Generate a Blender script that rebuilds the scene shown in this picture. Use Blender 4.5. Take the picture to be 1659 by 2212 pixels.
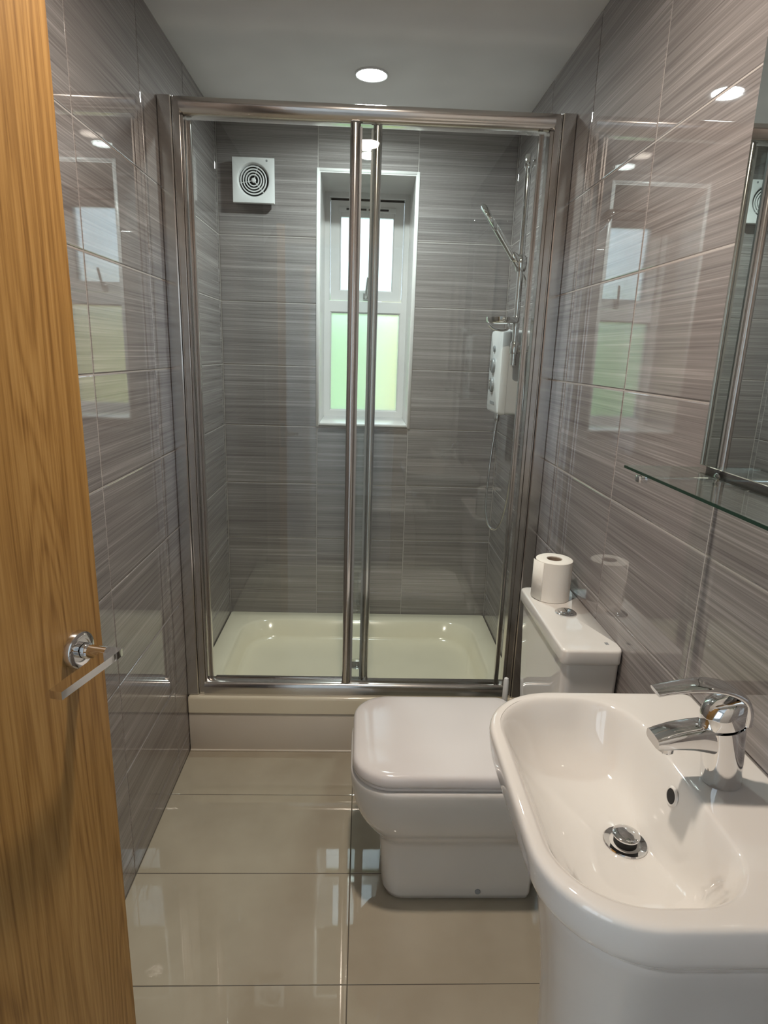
import bpy, bmesh, math, random
from mathutils import Vector, Matrix

for o in list(bpy.data.objects):
    bpy.data.objects.remove(o)
SC = bpy.context.scene
COL = SC.collection
random.seed(7)

# ------------------------------------------------------------------ camera
F_PX = 1339.5
YAW, PITCH, ROLL = 0.0394, -0.2505, 0.0320
CAM = Vector((0.5997, -1.9988, 1.4220))
cy, sy = math.cos(YAW), math.sin(YAW)
fw = Vector((sy * math.cos(PITCH), cy * math.cos(PITCH), math.sin(PITCH)))
rt = Vector((cy, -sy, 0))
up = rt.cross(fw)
r2 = rt * math.cos(ROLL) + up * math.sin(ROLL)
u2 = -rt * math.sin(ROLL) + up * math.cos(ROLL)
cam_data = bpy.data.cameras.new('camera')
cam_data.sensor_fit = 'VERTICAL'
cam_data.sensor_height = 24.0
cam_data.lens = F_PX * 24.0 / 2212.0
cam_data.clip_start = 0.02
cam = bpy.data.objects.new('camera', cam_data)
COL.objects.link(cam)
m = Matrix((r2, u2, -fw)).transposed().to_4x4()
m.translation = CAM
cam.matrix_world = m
SC.camera = cam

# ------------------------------------------------------------------ world, exposure
world = bpy.data.worlds.new('world')
SC.world = world
world.use_nodes = True
bg = world.node_tree.nodes['Background']
bg.inputs['Color'].default_value = (0.74, 0.88, 1.0, 1)
bg.inputs['Strength'].default_value = 1.65
SC.view_settings.view_transform = 'Standard'
SC.view_settings.look = 'None'
SC.view_settings.exposure = 0.80
SC.view_settings.gamma = 1.0
SC.view_settings.use_curve_mapping = False
cyc = SC.cycles
cyc.max_bounces = 8
cyc.diffuse_bounces = 4
cyc.glossy_bounces = 4
cyc.transmission_bounces = 4
cyc.transparent_max_bounces = 16
cyc.caustics_reflective = False
cyc.caustics_refractive = False
cyc.sample_clamp_indirect = 4.0
cyc.use_adaptive_sampling = True
cyc.adaptive_threshold = 0.08
cyc.adaptive_min_samples = 24
SHOWER_LIGHT_W, ROOM_LIGHT_W = 5.2, 7.0
SHOWER_LIGHT_C, ROOM_LIGHT_C = (0.90, 1.0, 0.98), (1.0, 0.87, 0.74)

# ------------------------------------------------------------------ room dimensions
W = 1.2            # room width
YB = 0.7426        # face of the back wall; the shower screen stands at y = 0
YF = -1.86         # inner face of the front wall
ZC = 2.304         # ceiling
ROW_Z0, ROW_H = 1.613, 0.2567
COL_Y0, COL_W = -0.139, 0.426

# ------------------------------------------------------------------ materials
def new_mat(name):
    mt = bpy.data.materials.new(name)
    mt.use_nodes = True
    return mt, mt.node_tree.nodes, mt.node_tree.links

def P(name, col, rough=0.4, metal=0.0, spec=0.5, coat=0.0, bump=None):
    mt, N, L = new_mat(name)
    b = N['Principled BSDF']
    b.inputs['Base Color'].default_value = (*col, 1)
    b.inputs['Roughness'].default_value = rough
    b.inputs['Metallic'].default_value = metal
    b.inputs['Specular IOR Level'].default_value = spec
    b.inputs['Coat Weight'].default_value = coat
    b.inputs['Coat Roughness'].default_value = 0.03
    # faint procedural unevenness of the colour so no surface is perfectly flat
    tc = N.new('ShaderNodeNewGeometry')
    nz = N.new('ShaderNodeTexNoise'); nz.inputs['Scale'].default_value = 9.0; nz.inputs['Detail'].default_value = 0
    L.new(tc.outputs['Position'], nz.inputs['Vector'])
    mx = N.new('ShaderNodeMix'); mx.data_type = 'RGBA'
    mx.inputs[6].default_value = (*[c * 0.96 for c in col], 1)
    mx.inputs[7].default_value = (*[min(1, c * 1.03) for c in col], 1)
    L.new(nz.outputs['Fac'], mx.inputs[0])
    L.new(mx.outputs[2], b.inputs['Base Color'])
    if bump:
        bn = N.new('ShaderNodeTexNoise'); bn.inputs['Scale'].default_value = bump[0]; bn.inputs['Detail'].default_value = 2
        L.new(tc.outputs['Position'], bn.inputs['Vector'])
        bp = N.new('ShaderNodeBump'); bp.inputs['Strength'].default_value = bump[1]; bp.inputs['Distance'].default_value = bump[2]
        L.new(bn.outputs['Fac'], bp.inputs['Height']); L.new(bp.outputs['Normal'], b.inputs['Normal'])
    return mt

def math_node(N, L, op, a, b=None):
    n = N.new('ShaderNodeMath'); n.operation = op
    for i, v in enumerate((a, b)):
        if v is None: continue
        if isinstance(v, (int, float)): n.inputs[i].default_value = v
        else: L.new(v, n.inputs[i])
    return n.outputs[0]

def ramp(N, L, fac, stops):
    r = N.new('ShaderNodeValToRGB')
    e = r.color_ramp.elements
    while len(e) < len(stops): e.new(0.5)
    for el, (p, c) in zip(e, stops):
        el.position = p; el.color = (*c, 1)
    L.new(fac, r.inputs[0])
    return r.outputs['Color']

def tile_material():
    mt, N, L = new_mat('striated_wall_tile')
    b = N['Principled BSDF']
    g = N.new('ShaderNodeNewGeometry'); oi = N.new('ShaderNodeObjectInfo')
    rnd = math_node(N, L, 'MULTIPLY', oi.outputs['Random'], 53.0)
    cmb = N.new('ShaderNodeCombineXYZ'); L.new(rnd, cmb.inputs[0]); L.new(rnd, cmb.inputs[2])
    add = N.new('ShaderNodeVectorMath'); add.operation = 'ADD'
    L.new(g.outputs['Position'], add.inputs[0]); L.new(cmb.outputs[0], add.inputs[1])
    shifted = add.outputs[0]
    def streak(h, v, detail, rough):
        mp = N.new('ShaderNodeMapping'); mp.inputs['Scale'].default_value = (h, h, v)
        L.new(shifted, mp.inputs['Vector'])
        nz = N.new('ShaderNodeTexNoise')
        nz.inputs['Scale'].default_value = 1.0; nz.inputs['Detail'].default_value = detail
        nz.inputs['Roughness'].default_value = rough
        L.new(mp.outputs['Vector'], nz.inputs['Vector'])
        return nz.outputs['Fac']
    a = streak(1.1, 70.0, 3.0, 0.65)
    c = streak(2.2, 330.0, 1.0, 0.6)
    d = streak(0.7, 16.0, 0.0, 0.5)
    s = math_node(N, L, 'ADD', math_node(N, L, 'MULTIPLY', a, 0.46), math_node(N, L, 'MULTIPLY', c, 0.42))
    s = math_node(N, L, 'ADD', s, math_node(N, L, 'MULTIPLY', d, 0.12))
    colr = ramp(N, L, s, [(0.34, TILE_DARK), (0.46, TILE_MID0), (0.55, TILE_MID1), (0.68, TILE_LIGHT)])
    L.new(colr, b.inputs['Base Color'])
    b.inputs['Roughness'].default_value = 0.02
    b.inputs['IOR'].default_value = 1.75
    return mt

TILE_DARK, TILE_MID0, TILE_MID1, TILE_LIGHT = (0.155, 0.139, 0.136), (0.222, 0.201, 0.196), (0.270, 0.247, 0.241), (0.40, 0.370, 0.360)
M_TILE = tile_material()
M_GROUT = P('wall_grout', (0.42, 0.39, 0.37), 0.8)

def floor_material():
    mt, N, L = new_mat('polished_beige_floor_tile')
    b = N['Principled BSDF']
    g = N.new('ShaderNodeNewGeometry')
    nz = N.new('ShaderNodeTexNoise')
    nz.inputs['Scale'].default_value = 5.0; nz.inputs['Detail'].default_value = 3
    L.new(g.outputs['Position'], nz.inputs['Vector'])
    L.new(ramp(N, L, nz.outputs['Fac'], [(0.3, (0.41, 0.36, 0.275)), (0.7, (0.48, 0.43, 0.335))]), b.inputs['Base Color'])
    b.inputs['Roughness'].default_value = 0.025
    b.inputs['IOR'].default_value = 1.72
    return mt
M_FLOOR = floor_material()
M_FGROUT = P('floor_grout', (0.12, 0.105, 0.085), 0.85)
M_CEIL = P('matte_white_ceiling_paint', (0.92, 0.93, 0.91), 0.9)
M_PAINT = P('white_hall_paint', (0.84, 0.84, 0.84), 0.85)
M_CARPET = P('hall_carpet', (0.40, 0.38, 0.36), 0.95)
M_CHROME = P('bright_chrome', (0.80, 0.80, 0.80), 0.05, 1.0)
M_ALU = P('polished_silver_aluminium', (0.70, 0.675, 0.65), 0.17, 1.0)
M_SEAL = P('grey_door_seal', (0.30, 0.31, 0.31), 0.35)
M_CERAMIC = P('glazed_white_ceramic', (0.75, 0.725, 0.69), 0.04, 0.0, 0.55, 0.3)
M_SEAT = P('white_seat_plastic', (0.80, 0.76, 0.75), 0.13, 0.0, 0.5)
M_TRAY = P('cream_acrylic_tray', (0.83, 0.765, 0.60), 0.14, 0.0, 0.5)
M_RISER = P('cream_plinth_panel', (0.72, 0.66, 0.57), 0.28)
M_WPLAS = P('white_plastic', (0.80, 0.80, 0.80), 0.22)
M_UPVC = P('white_upvc', (0.73, 0.72, 0.71), 0.18)
M_GPLAS = P('grey_plastic', (0.28, 0.29, 0.30), 0.3)
M_BLACK = P('black_void', (0.008, 0.008, 0.008), 0.7)
M_PAPER = P('white_tissue_paper', (0.84, 0.81, 0.75), 0.95, 0, 0.1, bump=(420, 0.5, 0.001))
M_CARD = P('brown_cardboard_core', (0.30, 0.23, 0.17), 0.9)
M_PRINT = P('faint_grey_print', (0.42, 0.45, 0.43), 0.6)
M_BEZEL = P('white_light_bezel', (0.82, 0.82, 0.82), 0.35)
M_EDGE = P('glass_edge_green', (0.014, 0.038, 0.026), 0.12)
M_MIRROR = P('mirror_silvering', (0.86, 0.88, 0.87), 0.0, 1.0)
M_HEDGE = P('hedge_leaves', (0.50, 0.66, 0.36), 0.8)
M_FENCE = P('pale_timber_fence', (0.74, 0.62, 0.30), 0.8)
M_LAWN = P('lawn', (0.20, 0.38, 0.10), 0.9)

def thin_glass(name, tint, ior=1.5):
    mt, N, L = new_mat(name)
    N.remove(N['Principled BSDF'])
    t = N.new('ShaderNodeBsdfTransparent'); t.inputs['Color'].default_value = (*tint, 1)
    g = N.new('ShaderNodeBsdfGlossy'); g.inputs['Roughness'].default_value = 0.0
    f = N.new('ShaderNodeFresnel'); f.inputs['IOR'].default_value = ior
    # a fresnel of the outward normal for both faces of the pane
    geo = N.new('ShaderNodeNewGeometry')
    dt = N.new('ShaderNodeVectorMath'); dt.operation = 'DOT_PRODUCT'
    L.new(geo.outputs['Incoming'], dt.inputs[0]); L.new(geo.outputs['Normal'], dt.inputs[1])
    c = math_node(N, L, 'ABSOLUTE', dt.outputs['Value'])
    s = math_node(N, L, 'POWER', math_node(N, L, 'SUBTRACT', 1.0, c), 5.0)
    fac = math_node(N, L, 'ADD', math_node(N, L, 'MULTIPLY', s, 0.957), 0.043)
    mx = N.new('ShaderNodeMixShader')
    L.new(fac, mx.inputs[0]); L.new(t.outputs[0], mx.inputs[1]); L.new(g.outputs[0], mx.inputs[2])
    L.new(mx.outputs[0], N['Material Output'].inputs['Surface'])
    N.remove(f)
    return mt
M_GLASS = thin_glass('clear_shower_glass', (0.965, 0.985, 0.975))
M_SHELF = thin_glass('green_tinted_shelf_glass', (0.94, 0.975, 0.955))
M_PANE = thin_glass('clear_window_glass', (0.97, 0.98, 0.98))

def frosted():
    mt, N, L = new_mat('frosted_window_glass')
    b = N['Principled BSDF']
    b.inputs['Base Color'].default_value = (0.93, 0.97, 0.96, 1)
    b.inputs['Transmission Weight'].default_value = 1.0
    b.inputs['Roughness'].default_value = 0.42
    b.inputs['IOR'].default_value = 1.40
    return mt
M_FROST = frosted()

def wood():
    mt, N, L = new_mat('oak_veneer')
    b = N['Principled BSDF']
    g = N.new('ShaderNodeNewGeometry')
    def noise(sx, sz, detail, dist=0.0, off=0.0):
        mp = N.new('ShaderNodeMapping'); mp.inputs['Scale'].default_value = (sx, sx, sz); mp.inputs['Location'].default_value = (off, off * 2, off)
        L.new(g.outputs['Position'], mp.inputs['Vector'])
        nz = N.new('ShaderNodeTexNoise'); nz.inputs['Scale'].default_value = 1.0; nz.inputs['Detail'].default_value = detail
        nz.inputs['Distortion'].default_value = dist
        L.new(mp.outputs['Vector'], nz.inputs['Vector'])
        return nz.outputs['Fac']
    big = noise(7.0, 0.75, 1.5, 0.0, 3.3)
    rings = math_node(N, L, 'SINE', math_node(N, L, 'MULTIPLY', big, 150.0))
    rings = math_node(N, L, 'POWER', math_node(N, L, 'ADD', math_node(N, L, 'MULTIPLY', rings, 0.5), 0.5), 2.2)
    fib = noise(260.0, 5.0, 3.0, 0.0, 1.0)
    pore = noise(420.0, 16.0, 1.0, 0.0, 5.0)
    tone = noise(5.0, 0.4, 2.0, 0.0, 8.0)
    s = math_node(N, L, 'SUBTRACT', math_node(N, L, 'ADD', math_node(N, L, 'MULTIPLY', fib, 0.55), math_node(N, L, 'MULTIPLY', tone, 0.35)), math_node(N, L, 'MULTIPLY', rings, 0.13))
    s = math_node(N, L, 'ADD', s, math_node(N, L, 'MULTIPLY', pore, 0.15))
    L.new(ramp(N, L, s, [(0.26, (0.235, 0.112, 0.024)), (0.46, (0.405, 0.218, 0.060)), (0.68, (0.545, 0.325, 0.110))]), b.inputs['Base Color'])
    b.inputs['Roughness'].default_value = 0.42
    return mt
M_OAK = wood()

def emitter(name, col, s):
    mt, N, L = new_mat(name)
    N.remove(N['Principled BSDF'])
    e = N.new('ShaderNodeEmission'); e.inputs['Color'].default_value = (*col, 1); e.inputs['Strength'].default_value = s
    L.new(e.outputs[0], N['Material Output'].inputs['Surface'])
    return mt

# ------------------------------------------------------------------ object helpers
ORIGIN = {}
def root_of(o):
    while o.parent: o = o.parent
    return o

def tag(o, label, cat, group=None, kind=None):
    o['label'] = label
    if cat: o['category'] = cat
    if group: o['group'] = group
    if kind: o['kind'] = kind
    return o

def thing(name, label, cat, loc=(0, 0, 0), group=None, kind=None):
    o = bpy.data.objects.new(name, None)
    o.empty_display_size = 0.05
    COL.objects.link(o); o.location = loc
    return tag(o, label, cat, group, kind)

def link_bm(name, bm, mat, parent=None, smooth=True, subsurf=0, autosmooth=None):
    """verts are given in world space"""
    bmesh.ops.recalc_face_normals(bm, faces=bm.faces)
    if parent is not None:
        off = root_of(parent).location
        bmesh.ops.translate(bm, verts=bm.verts, vec=-Vector(off))
    me = bpy.data.meshes.new(name)
    for f in bm.faces: f.smooth = smooth
    if autosmooth is not None:
        for e in bm.edges:
            if len(e.link_faces) == 2 and e.calc_face_angle(0) > autosmooth: e.smooth = False
    bm.to_mesh(me); bm.free()
    me.materials.append(mat)
    o = bpy.data.objects.new(name, me)
    COL.objects.link(o)
    if parent is not None: o.parent = parent
    if subsurf:
        md = o.modifiers.new('subsurf', 'SUBSURF'); md.levels = subsurf; md.render_levels = subsurf
    return o

def bm_box(bm, lo, hi, bevel=0.0, seg=2):
    vs = [bm.verts.new((x, y, z)) for x in (lo[0], hi[0]) for y in (lo[1], hi[1]) for z in (lo[2], hi[2])]
    q = [(0, 1, 3, 2), (4, 6, 7, 5), (0, 4, 5, 1), (2, 3, 7, 6), (0, 2, 6, 4), (1, 5, 7, 3)]
    fs = [bm.faces.new([vs[i] for i in f]) for f in q]
    if bevel:
        es = list({e for f in fs for e in f.edges})
        bmesh.ops.bevel(bm, geom=es, offset=bevel, segments=seg, profile=0.5, affect='EDGES')
    return vs

def box(name, lo, hi, mat, parent=None, bevel=0.0, seg=2, smooth=None):
    bm = bmesh.new(); bm_box(bm, lo, hi, bevel, seg)
    return link_bm(name, bm, mat, parent, smooth=bool(bevel) if smooth is None else smooth, autosmooth=math.radians(50))

def bm_loft(bm, rings, cap0=True, cap1=True, closed=True):
    V = [[bm.verts.new(p) for p in r] for r in rings]
    n = len(V[0])
    for a, b in zip(V, V[1:]):
        for i in range(n if closed else n - 1):
            j = (i + 1) % n
            bm.faces.new((a[i], a[j], b[j], b[i]))
    def cap(r):
        c = bm.verts.new(sum((v.co for v in r), Vector()) / n)
        for i in range(n): bm.faces.new((r[i], r[(i + 1) % n], c))
    if cap0: cap(V[0])
    if cap1: cap(V[-1])
    return V

def loft(name, rings, mat, parent=None, cap0=True, cap1=True, subsurf=0, sharp=None):
    bm = bmesh.new(); bm_loft(bm, rings, cap0, cap1)
    return link_bm(name, bm, mat, parent, True, subsurf, sharp)

def frame_of(d):
    d = Vector(d).normalized()
    a = Vector((0, 0, 1)) if abs(d.z) < 0.9 else Vector((1, 0, 0))
    u = d.cross(a).normalized(); v = d.cross(u).normalized()
    return d, u, v

def catmull(pts, n=8):
    pts = [Vector(p) for p in pts]; out = []
    for i in range(len(pts) - 1):
        p0 = pts[max(i - 1, 0)]; p1 = pts[i]; p2 = pts[i + 1]; p3 = pts[min(i + 2, len(pts) - 1)]
        for k in range(n):
            t = k / n
            out.append(0.5 * ((2 * p1) + (-p0 + p2) * t + (2 * p0 - 5 * p1 + 4 * p2 - p3) * t * t + (-p0 + 3 * p1 - 3 * p2 + p3) * t ** 3))
    out.append(pts[-1])
    return out

def bm_tube(bm, pts, rad, n=14):
    pts = [Vector(p) for p in pts]
    if not isinstance(rad, (list, tuple)): rad = [rad] * len(pts)
    rings = []; pu = None
    for i, p in enumerate(pts):
        d = (pts[min(i + 1, len(pts) - 1)] - pts[max(i - 1, 0)]).normalized()
        if pu is None: _, u, _ = frame_of(d)
        else: u = (pu - d * pu.dot(d)).normalized()
        v = d.cross(u); pu = u
        rings.append([p + (u * math.cos(2 * math.pi * k / n) + v * math.sin(2 * math.pi * k / n)) * rad[i] for k in range(n)])
    bm_loft(bm, rings)

def tube(name, pts, rad, mat, parent=None, n=14):
    bm = bmesh.new(); bm_tube(bm, pts, rad, n)
    return link_bm(name, bm, mat, parent, True, 0, math.radians(50))

def bm_lathe(bm, prof, c, axis=(0, 0, 1), n=32, cap0=True, cap1=True):
    """prof: list of (radius, height along axis)"""
    d, u, v = frame_of(axis); c = Vector(c)
    rings = [[c + d * h + (u * math.cos(2 * math.pi * k / n) + v * math.sin(2 * math.pi * k / n)) * r for k in range(n)] for r, h in prof]
    bm_loft(bm, rings, cap0, cap1)

def lathe(name, prof, c, mat, parent=None, axis=(0, 0, 1), n=32, cap0=True, cap1=True, sharp=35):
    bm = bmesh.new(); bm_lathe(bm, prof, c, axis, n, cap0, cap1)
    return link_bm(name, bm, mat, parent, True, 0, math.radians(sharp))

def rrect(x0, x1, y0, y1, r0, r1, z, na=10, ne=7):
    """rounded rectangle ring: r0 = radius at the x0 (front) corners, r1 at the x1 corners"""
    pts = []
    def arc(cx, cyy, r, a0):
        for k in range(na):
            a = a0 + (math.pi / 2) * k / (na - 1)
            pts.append(Vector((cx + r * math.cos(a), cyy + r * math.sin(a), z)))
    def edge(nx, ny):
        a = pts[-1].copy()
        for k in range(1, ne): pts.append(a.lerp(Vector((nx, ny, z)), k / ne))
    arc(x0 + r0, y0 + r0, r0, math.pi);            edge(x1 - r1, y0)
    arc(x1 - r1, y0 + r1, r1, 1.5 * math.pi);      edge(x1, y1 - r1)
    arc(x1 - r1, y1 - r1, r1, 0);                  edge(x0 + r0, y1)
    arc(x0 + r0, y1 - r0, r0, 0.5 * math.pi);      edge(x0, y0 + r0)
    return pts

# ------------------------------------------------------------------ tiles
def tile_mesh(name, w, h, axis, mat, ch=0.0016, th=0.0075):
    """tile w (horizontal) by h (vertical or depth), chamfered face pointing along axis, face at local 0"""
    bm = bmesh.new()
    a, b = w / 2, h / 2
    prof = [(0.0, -th), (0.0, -ch), (ch * 0.45, -ch * 0.35), (ch * 1.5, 0.0)]
    rings = []
    for ins, d in prof:
        pts = [(-a + ins, -b + ins), (a - ins, -b + ins), (a - ins, b - ins), (-a + ins, b - ins)]
        ring = []
        for (p, q) in pts:
            if axis == '+x': v = (d, p, q)
            elif axis == '-x': v = (-d, p, q)
            elif axis == '-y': v = (p, -d, q)
            else: v = (p, q, d)
            ring.append(bm.verts.new(v))
        rings.append(ring)
    for r, s in zip(rings, rings[1:]):
        for i in range(4):
            bm.faces.new((r[i], r[(i + 1) % 4], s[(i + 1) % 4], s[i]))
    bm.faces.new(rings[-1])
    bmesh.ops.recalc_face_normals(bm, faces=bm.faces)
    # keep the big face pointing outwards
    n = {'+x': Vector((1, 0, 0)), '-x': Vector((-1, 0, 0)), '-y': Vector((0, -1, 0)), '+z': Vector((0, 0, 1))}[axis]
    bm.faces.ensure_lookup_table()
    if bm.faces[-1].normal.dot(n) < 0: bmesh.ops.reverse_faces(bm, faces=bm.faces)
    me = bpy.data.meshes.new(name); bm.to_mesh(me); bm.free()
    me.materials.append(mat)
    return me

TILE_CACHE = {}
def tile(name, parent, axis, u0, u1, v0, v1, face, mat, gap=0.003, tilt=0.0016, ch=0.0016):
    w, h = u1 - u0 - gap, v1 - v0 - gap
    if w < 0.01 or h < 0.01: return
    key = (axis, round(w, 4), round(h, 4), mat.name)
    if key not in TILE_CACHE: TILE_CACHE[key] = tile_mesh(name, w, h, axis, mat, ch)
    o = bpy.data.objects.new(name, TILE_CACHE[key])
    COL.objects.link(o); o.parent = parent
    cu, cv = (u0 + u1) / 2, (v0 + v1) / 2
    o.location = {'+x': (face, cu, cv), '-x': (face, cu, cv), '-y': (cu, face, cv), '+z': (cu, cv, face)}[axis]
    t1, t2 = random.uniform(-tilt, tilt), random.uniform(-tilt, tilt)
    o.rotation_euler = {'+x': (0, t1, t2), '-x': (0, t1, t2), '-y': (t1, 0, t2), '+z': (t1, t2, 0)}[axis]

row_z = [z for z in (ROW_Z0 + k * ROW_H for k in range(-7, 2)) if 0.02 < z < ZC - 0.02]
row_z = [0.0] + row_z + [ZC]
side_y = [YF] + [y for y in (COL_Y0 + COL_W * k for k in range(-6, 4)) if YF + 0.02 < y < YB - 0.02] + [YB]

# ------------------------------------------------------------------ structure
def slab(name, lo, hi, mat):
    o = box(name, lo, hi, mat, None, smooth=False); o['kind'] = 'structure'; return o

GR = 0.0014
wl = slab('wall_left', (-0.12, YF, -0.02), (-GR, YB + 0.42, ZC + 0.02), M_GROUT)
wr = slab('wall_right', (W + GR, YF, -0.02), (W + 0.12, YB + 0.42, ZC + 0.02), M_GROUT)
WX0, WX1, WZ0, WZ1 = 0.4035, 0.8015, 1.108, 2.122    # window opening
bm = bmesh.new()
for lo, hi in (((-GR, YB + GR, -0.02), (WX0, YB + 0.42, ZC + 0.02)), ((WX1, YB + GR, -0.02), (W + GR, YB + 0.42, ZC + 0.02)),
               ((WX0, YB + GR, -0.02), (WX1, YB + 0.42, WZ0)), ((WX0, YB + GR, WZ1), (WX1, YB + 0.42, ZC + 0.02))):
    bm_box(bm, lo, hi)
wb = link_bm('wall_back', bm, M_GROUT, smooth=False); wb['kind'] = 'structure'
for a, b in zip(side_y, side_y[1:]):
    for c, d in zip(row_z, row_z[1:]):
        tile('wall_tile', wl, '+x', a, b, c, d, 0.0, M_TILE)
        tile('wall_tile', wr, '-x', a, b, c, d, W, M_TILE)
bx = [0.0, 0.4015, 0.802, W]
for i in range(3):
    for c, d in zip(row_z, row_z[1:]):
        if i == 1 and c > WZ0 - 0.02 and d < WZ1 + 0.02: continue
        if i == 1 and c < WZ1 < d: c = WZ1
        if i == 1 and c < WZ0 < d: d = WZ0
        tile('wall_tile', wb, '-y', bx[i], bx[i + 1], c, d, YB, M_TILE)
tag(wl, 'left wall of glossy striated grey-brown tiles', None); tag(wr, 'right wall of glossy striated grey-brown tiles', None)
tag(wb, 'back wall of glossy striated tiles with the window', None)

fl = slab('floor', (-0.12, YF - 0.1, -0.06), (W + 0.12, YB + 0.42, -0.0010), M_FGROUT)
FY0, FT, FX = -0.2387, 0.3184, 0.5935
fys = [y for y in (FY0 - FT * k for k in range(-1, 7)) if y > YF + 0.03]
fys = [0.0] + [y for y in fys if y < 0] + [YF - 0.1]
for b, a in zip(fys, fys[1:]):
    for u0, u1 in ((0.0, FX), (FX, 1.1945)):
        tile('floor_tile', fl, '+z', u0, u1, a, b, 0.0, M_FLOOR, gap=0.0022, tilt=0.0007, ch=0.0008)
tag(fl, 'floor of polished beige tiles with dark joints', None)
ce = slab('ceiling', (-0.12, YF - 0.1, ZC), (W + 0.12, YB + 0.42, ZC + 0.1), M_CEIL)
tag(ce, 'plain white painted ceiling', None)

# front wall with the doorway the photograph is taken through, and the hall behind it
DX0, DX1, DZ = 0.02, 0.80, 2.03
bm = bmesh.new()
bm_box(bm, (-0.6, YF - 0.1, 0), (DX0, YF, 2.5)); bm_box(bm, (DX1, YF - 0.1, 0), (1.8, YF, 2.5)); bm_box(bm, (DX0, YF - 0.1, DZ), (DX1, YF, 2.5))
wf = link_bm('wall_front', bm, M_PAINT, smooth=False); wf['kind'] = 'structure'; tag(wf, 'painted front wall with the open doorway', None)
slab('floor_hall', (-0.6, -4.2, -0.06), (1.8, YF - 0.1, -0.001), M_CARPET)
slab('ceiling_hall', (-0.6, -4.2, 2.4), (1.8, YF - 0.1, 2.5), M_PAINT)
slab('wall_hall_right', (1.8, -4.2, 0), (1.9, YF, 2.5), M_PAINT)
slab('wall_hall_end', (-0.6, -4.3, 0), (1.8, -4.2, 2.5), M_PAINT)
HW = (-4.05, -2.15, 0.55, 2.2)            # unseen opening added in the hall's left wall to let in fill daylight
bm = bmesh.new()
bm_box(bm, (-0.7, -4.2, 0), (-0.6, HW[0], 2.5)); bm_box(bm, (-0.7, HW[1], 0), (-0.6, YF, 2.5))
bm_box(bm, (-0.7, HW[0], 0), (-0.6, HW[1], HW[2])); bm_box(bm, (-0.7, HW[0], HW[3]), (-0.6, HW[1], 2.5))
link_bm('wall_hall_left', bm, M_PAINT, smooth=False)['kind'] = 'structure'
w2 = thing('fill_window', 'added unseen hall window giving fill daylight behind the viewer', None, (-0.65, -3.1, 0.55), kind='structure')
bm = bmesh.new()
for a, b, c, d in ((-4.05, -4.0, .55, 2.2), (-2.2, -2.15, .55, 2.2), (-4.0, -2.2, .55, .6), (-4.0, -2.2, 2.15, 2.2), (-3.12, -3.08, .6, 2.15)):
    bm_box(bm, (-0.68, a, c), (-0.62, b, d))
link_bm('frame', bm, M_UPVC, w2, smooth=False)

# ------------------------------------------------------------------ window in the back wall
win = thing('window_1', 'narrow white framed frosted window set in the back wall', None, (0.6025, YB, WZ0), kind='structure')
YW = YB + 0.300                       # inner face of the frame
bm = bmesh.new()                      # plastic lining of the reveal
t = 0.008
for lo, hi in (((WX0, YB - 0.002, WZ0), (WX0 + t, YW + 0.02, WZ1)), ((WX1 - t, YB - 0.002, WZ0), (WX1, YW + 0.02, WZ1)),
               ((WX0 + t, YB - 0.002, WZ1 - t), (WX1 - t, YW + 0.02, WZ1))):
    bm_box(bm, lo, hi)
link_bm('reveal_lining', bm, M_UPVC, win, smooth=False)
bm = bmesh.new()
bm_box(bm, (WX0 + t, YB - 0.012, WZ0), (WX1 - t, YW + 0.02, WZ0 + 0.012), 0.003)
link_bm('window_sill', bm, M_UPVC, win)
for lo, hi in (((WX0 - 0.008, YB - 0.0035, WZ0 - 0.006), (WX0 + 0.004, YB - 0.0005, WZ1 + 0.008)), ((WX1 - 0.004, YB - 0.0035, WZ0 - 0.006), (WX1 + 0.008, YB - 0.0005, WZ1 + 0.008)),
               ((WX0 + 0.004, YB - 0.0035, WZ1 - 0.004), (WX1 - 0.004, YB - 0.0005, WZ1 + 0.008))):
    box('trim_strip', lo, hi, M_UPVC, win, 0.001, 1)
fx0, fx1, fz0, fz1 = WX0 + t, WX1 - t, WZ0 + 0.012, WZ1 - t
ZT0, ZT1 = 1.588, 1.654               # transom
def mitred(bm, x0, x1, z0, z1, w, y0, y1, slope=0.0):
    """a rectangular frame of width w with sloped inner edge"""
    o = [(x0, z0), (x1, z0), (x1, z1), (x0, z1)]
    i = [(x0 + w, z0 + w), (x1 - w, z0 + w), (x1 - w, z1 - w), (x0 + w, z1 - w)]
    j = [(x0 + w - slope, z0 + w - slope), (x1 - w + slope, z0 + w - slope), (x1 - w + slope, z1 - w + slope), (x0 + w - slope, z1 - w + slope)]
    A = [bm.verts.new((p[0], y0, p[1])) for p in o]; B = [bm.verts.new((p[0], y0, p[1])) for p in j]
    Cc = [bm.verts.new((p[0], y0 + slope, p[1])) for p in i]; D = [bm.verts.new((p[0], y1, p[1])) for p in i]; E = [bm.verts.new((p[0], y1, p[1])) for p in o]
    for r, s in ((A, B), (B, Cc), (Cc, D), (D, E), (E, A)):
        for k in range(4): bm.faces.new((r[k], r[(k + 1) % 4], s[(k + 1) % 4], s[k]))
bm = bmesh.new(); mitred(bm, fx0, fx1, ZT1 - 0.024, fz1, 0.024, YW, YW + 0.06, 0.004)
link_bm('upper_frame', bm, M_UPVC, win, smooth=False)
bm = bmesh.new(); mitred(bm, fx0, fx1, fz0, ZT1 - 0.024, 0.032, YW, YW + 0.06, 0.006)
link_bm('lower_frame', bm, M_UPVC, win, smooth=False)
box('lower_pane', (fx0 + 0.028, YW + 0.024, fz0 + 0.028), (fx1 - 0.028, YW + 0.030, ZT1 - 0.024 - 0.028), M_FROST, win)
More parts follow.
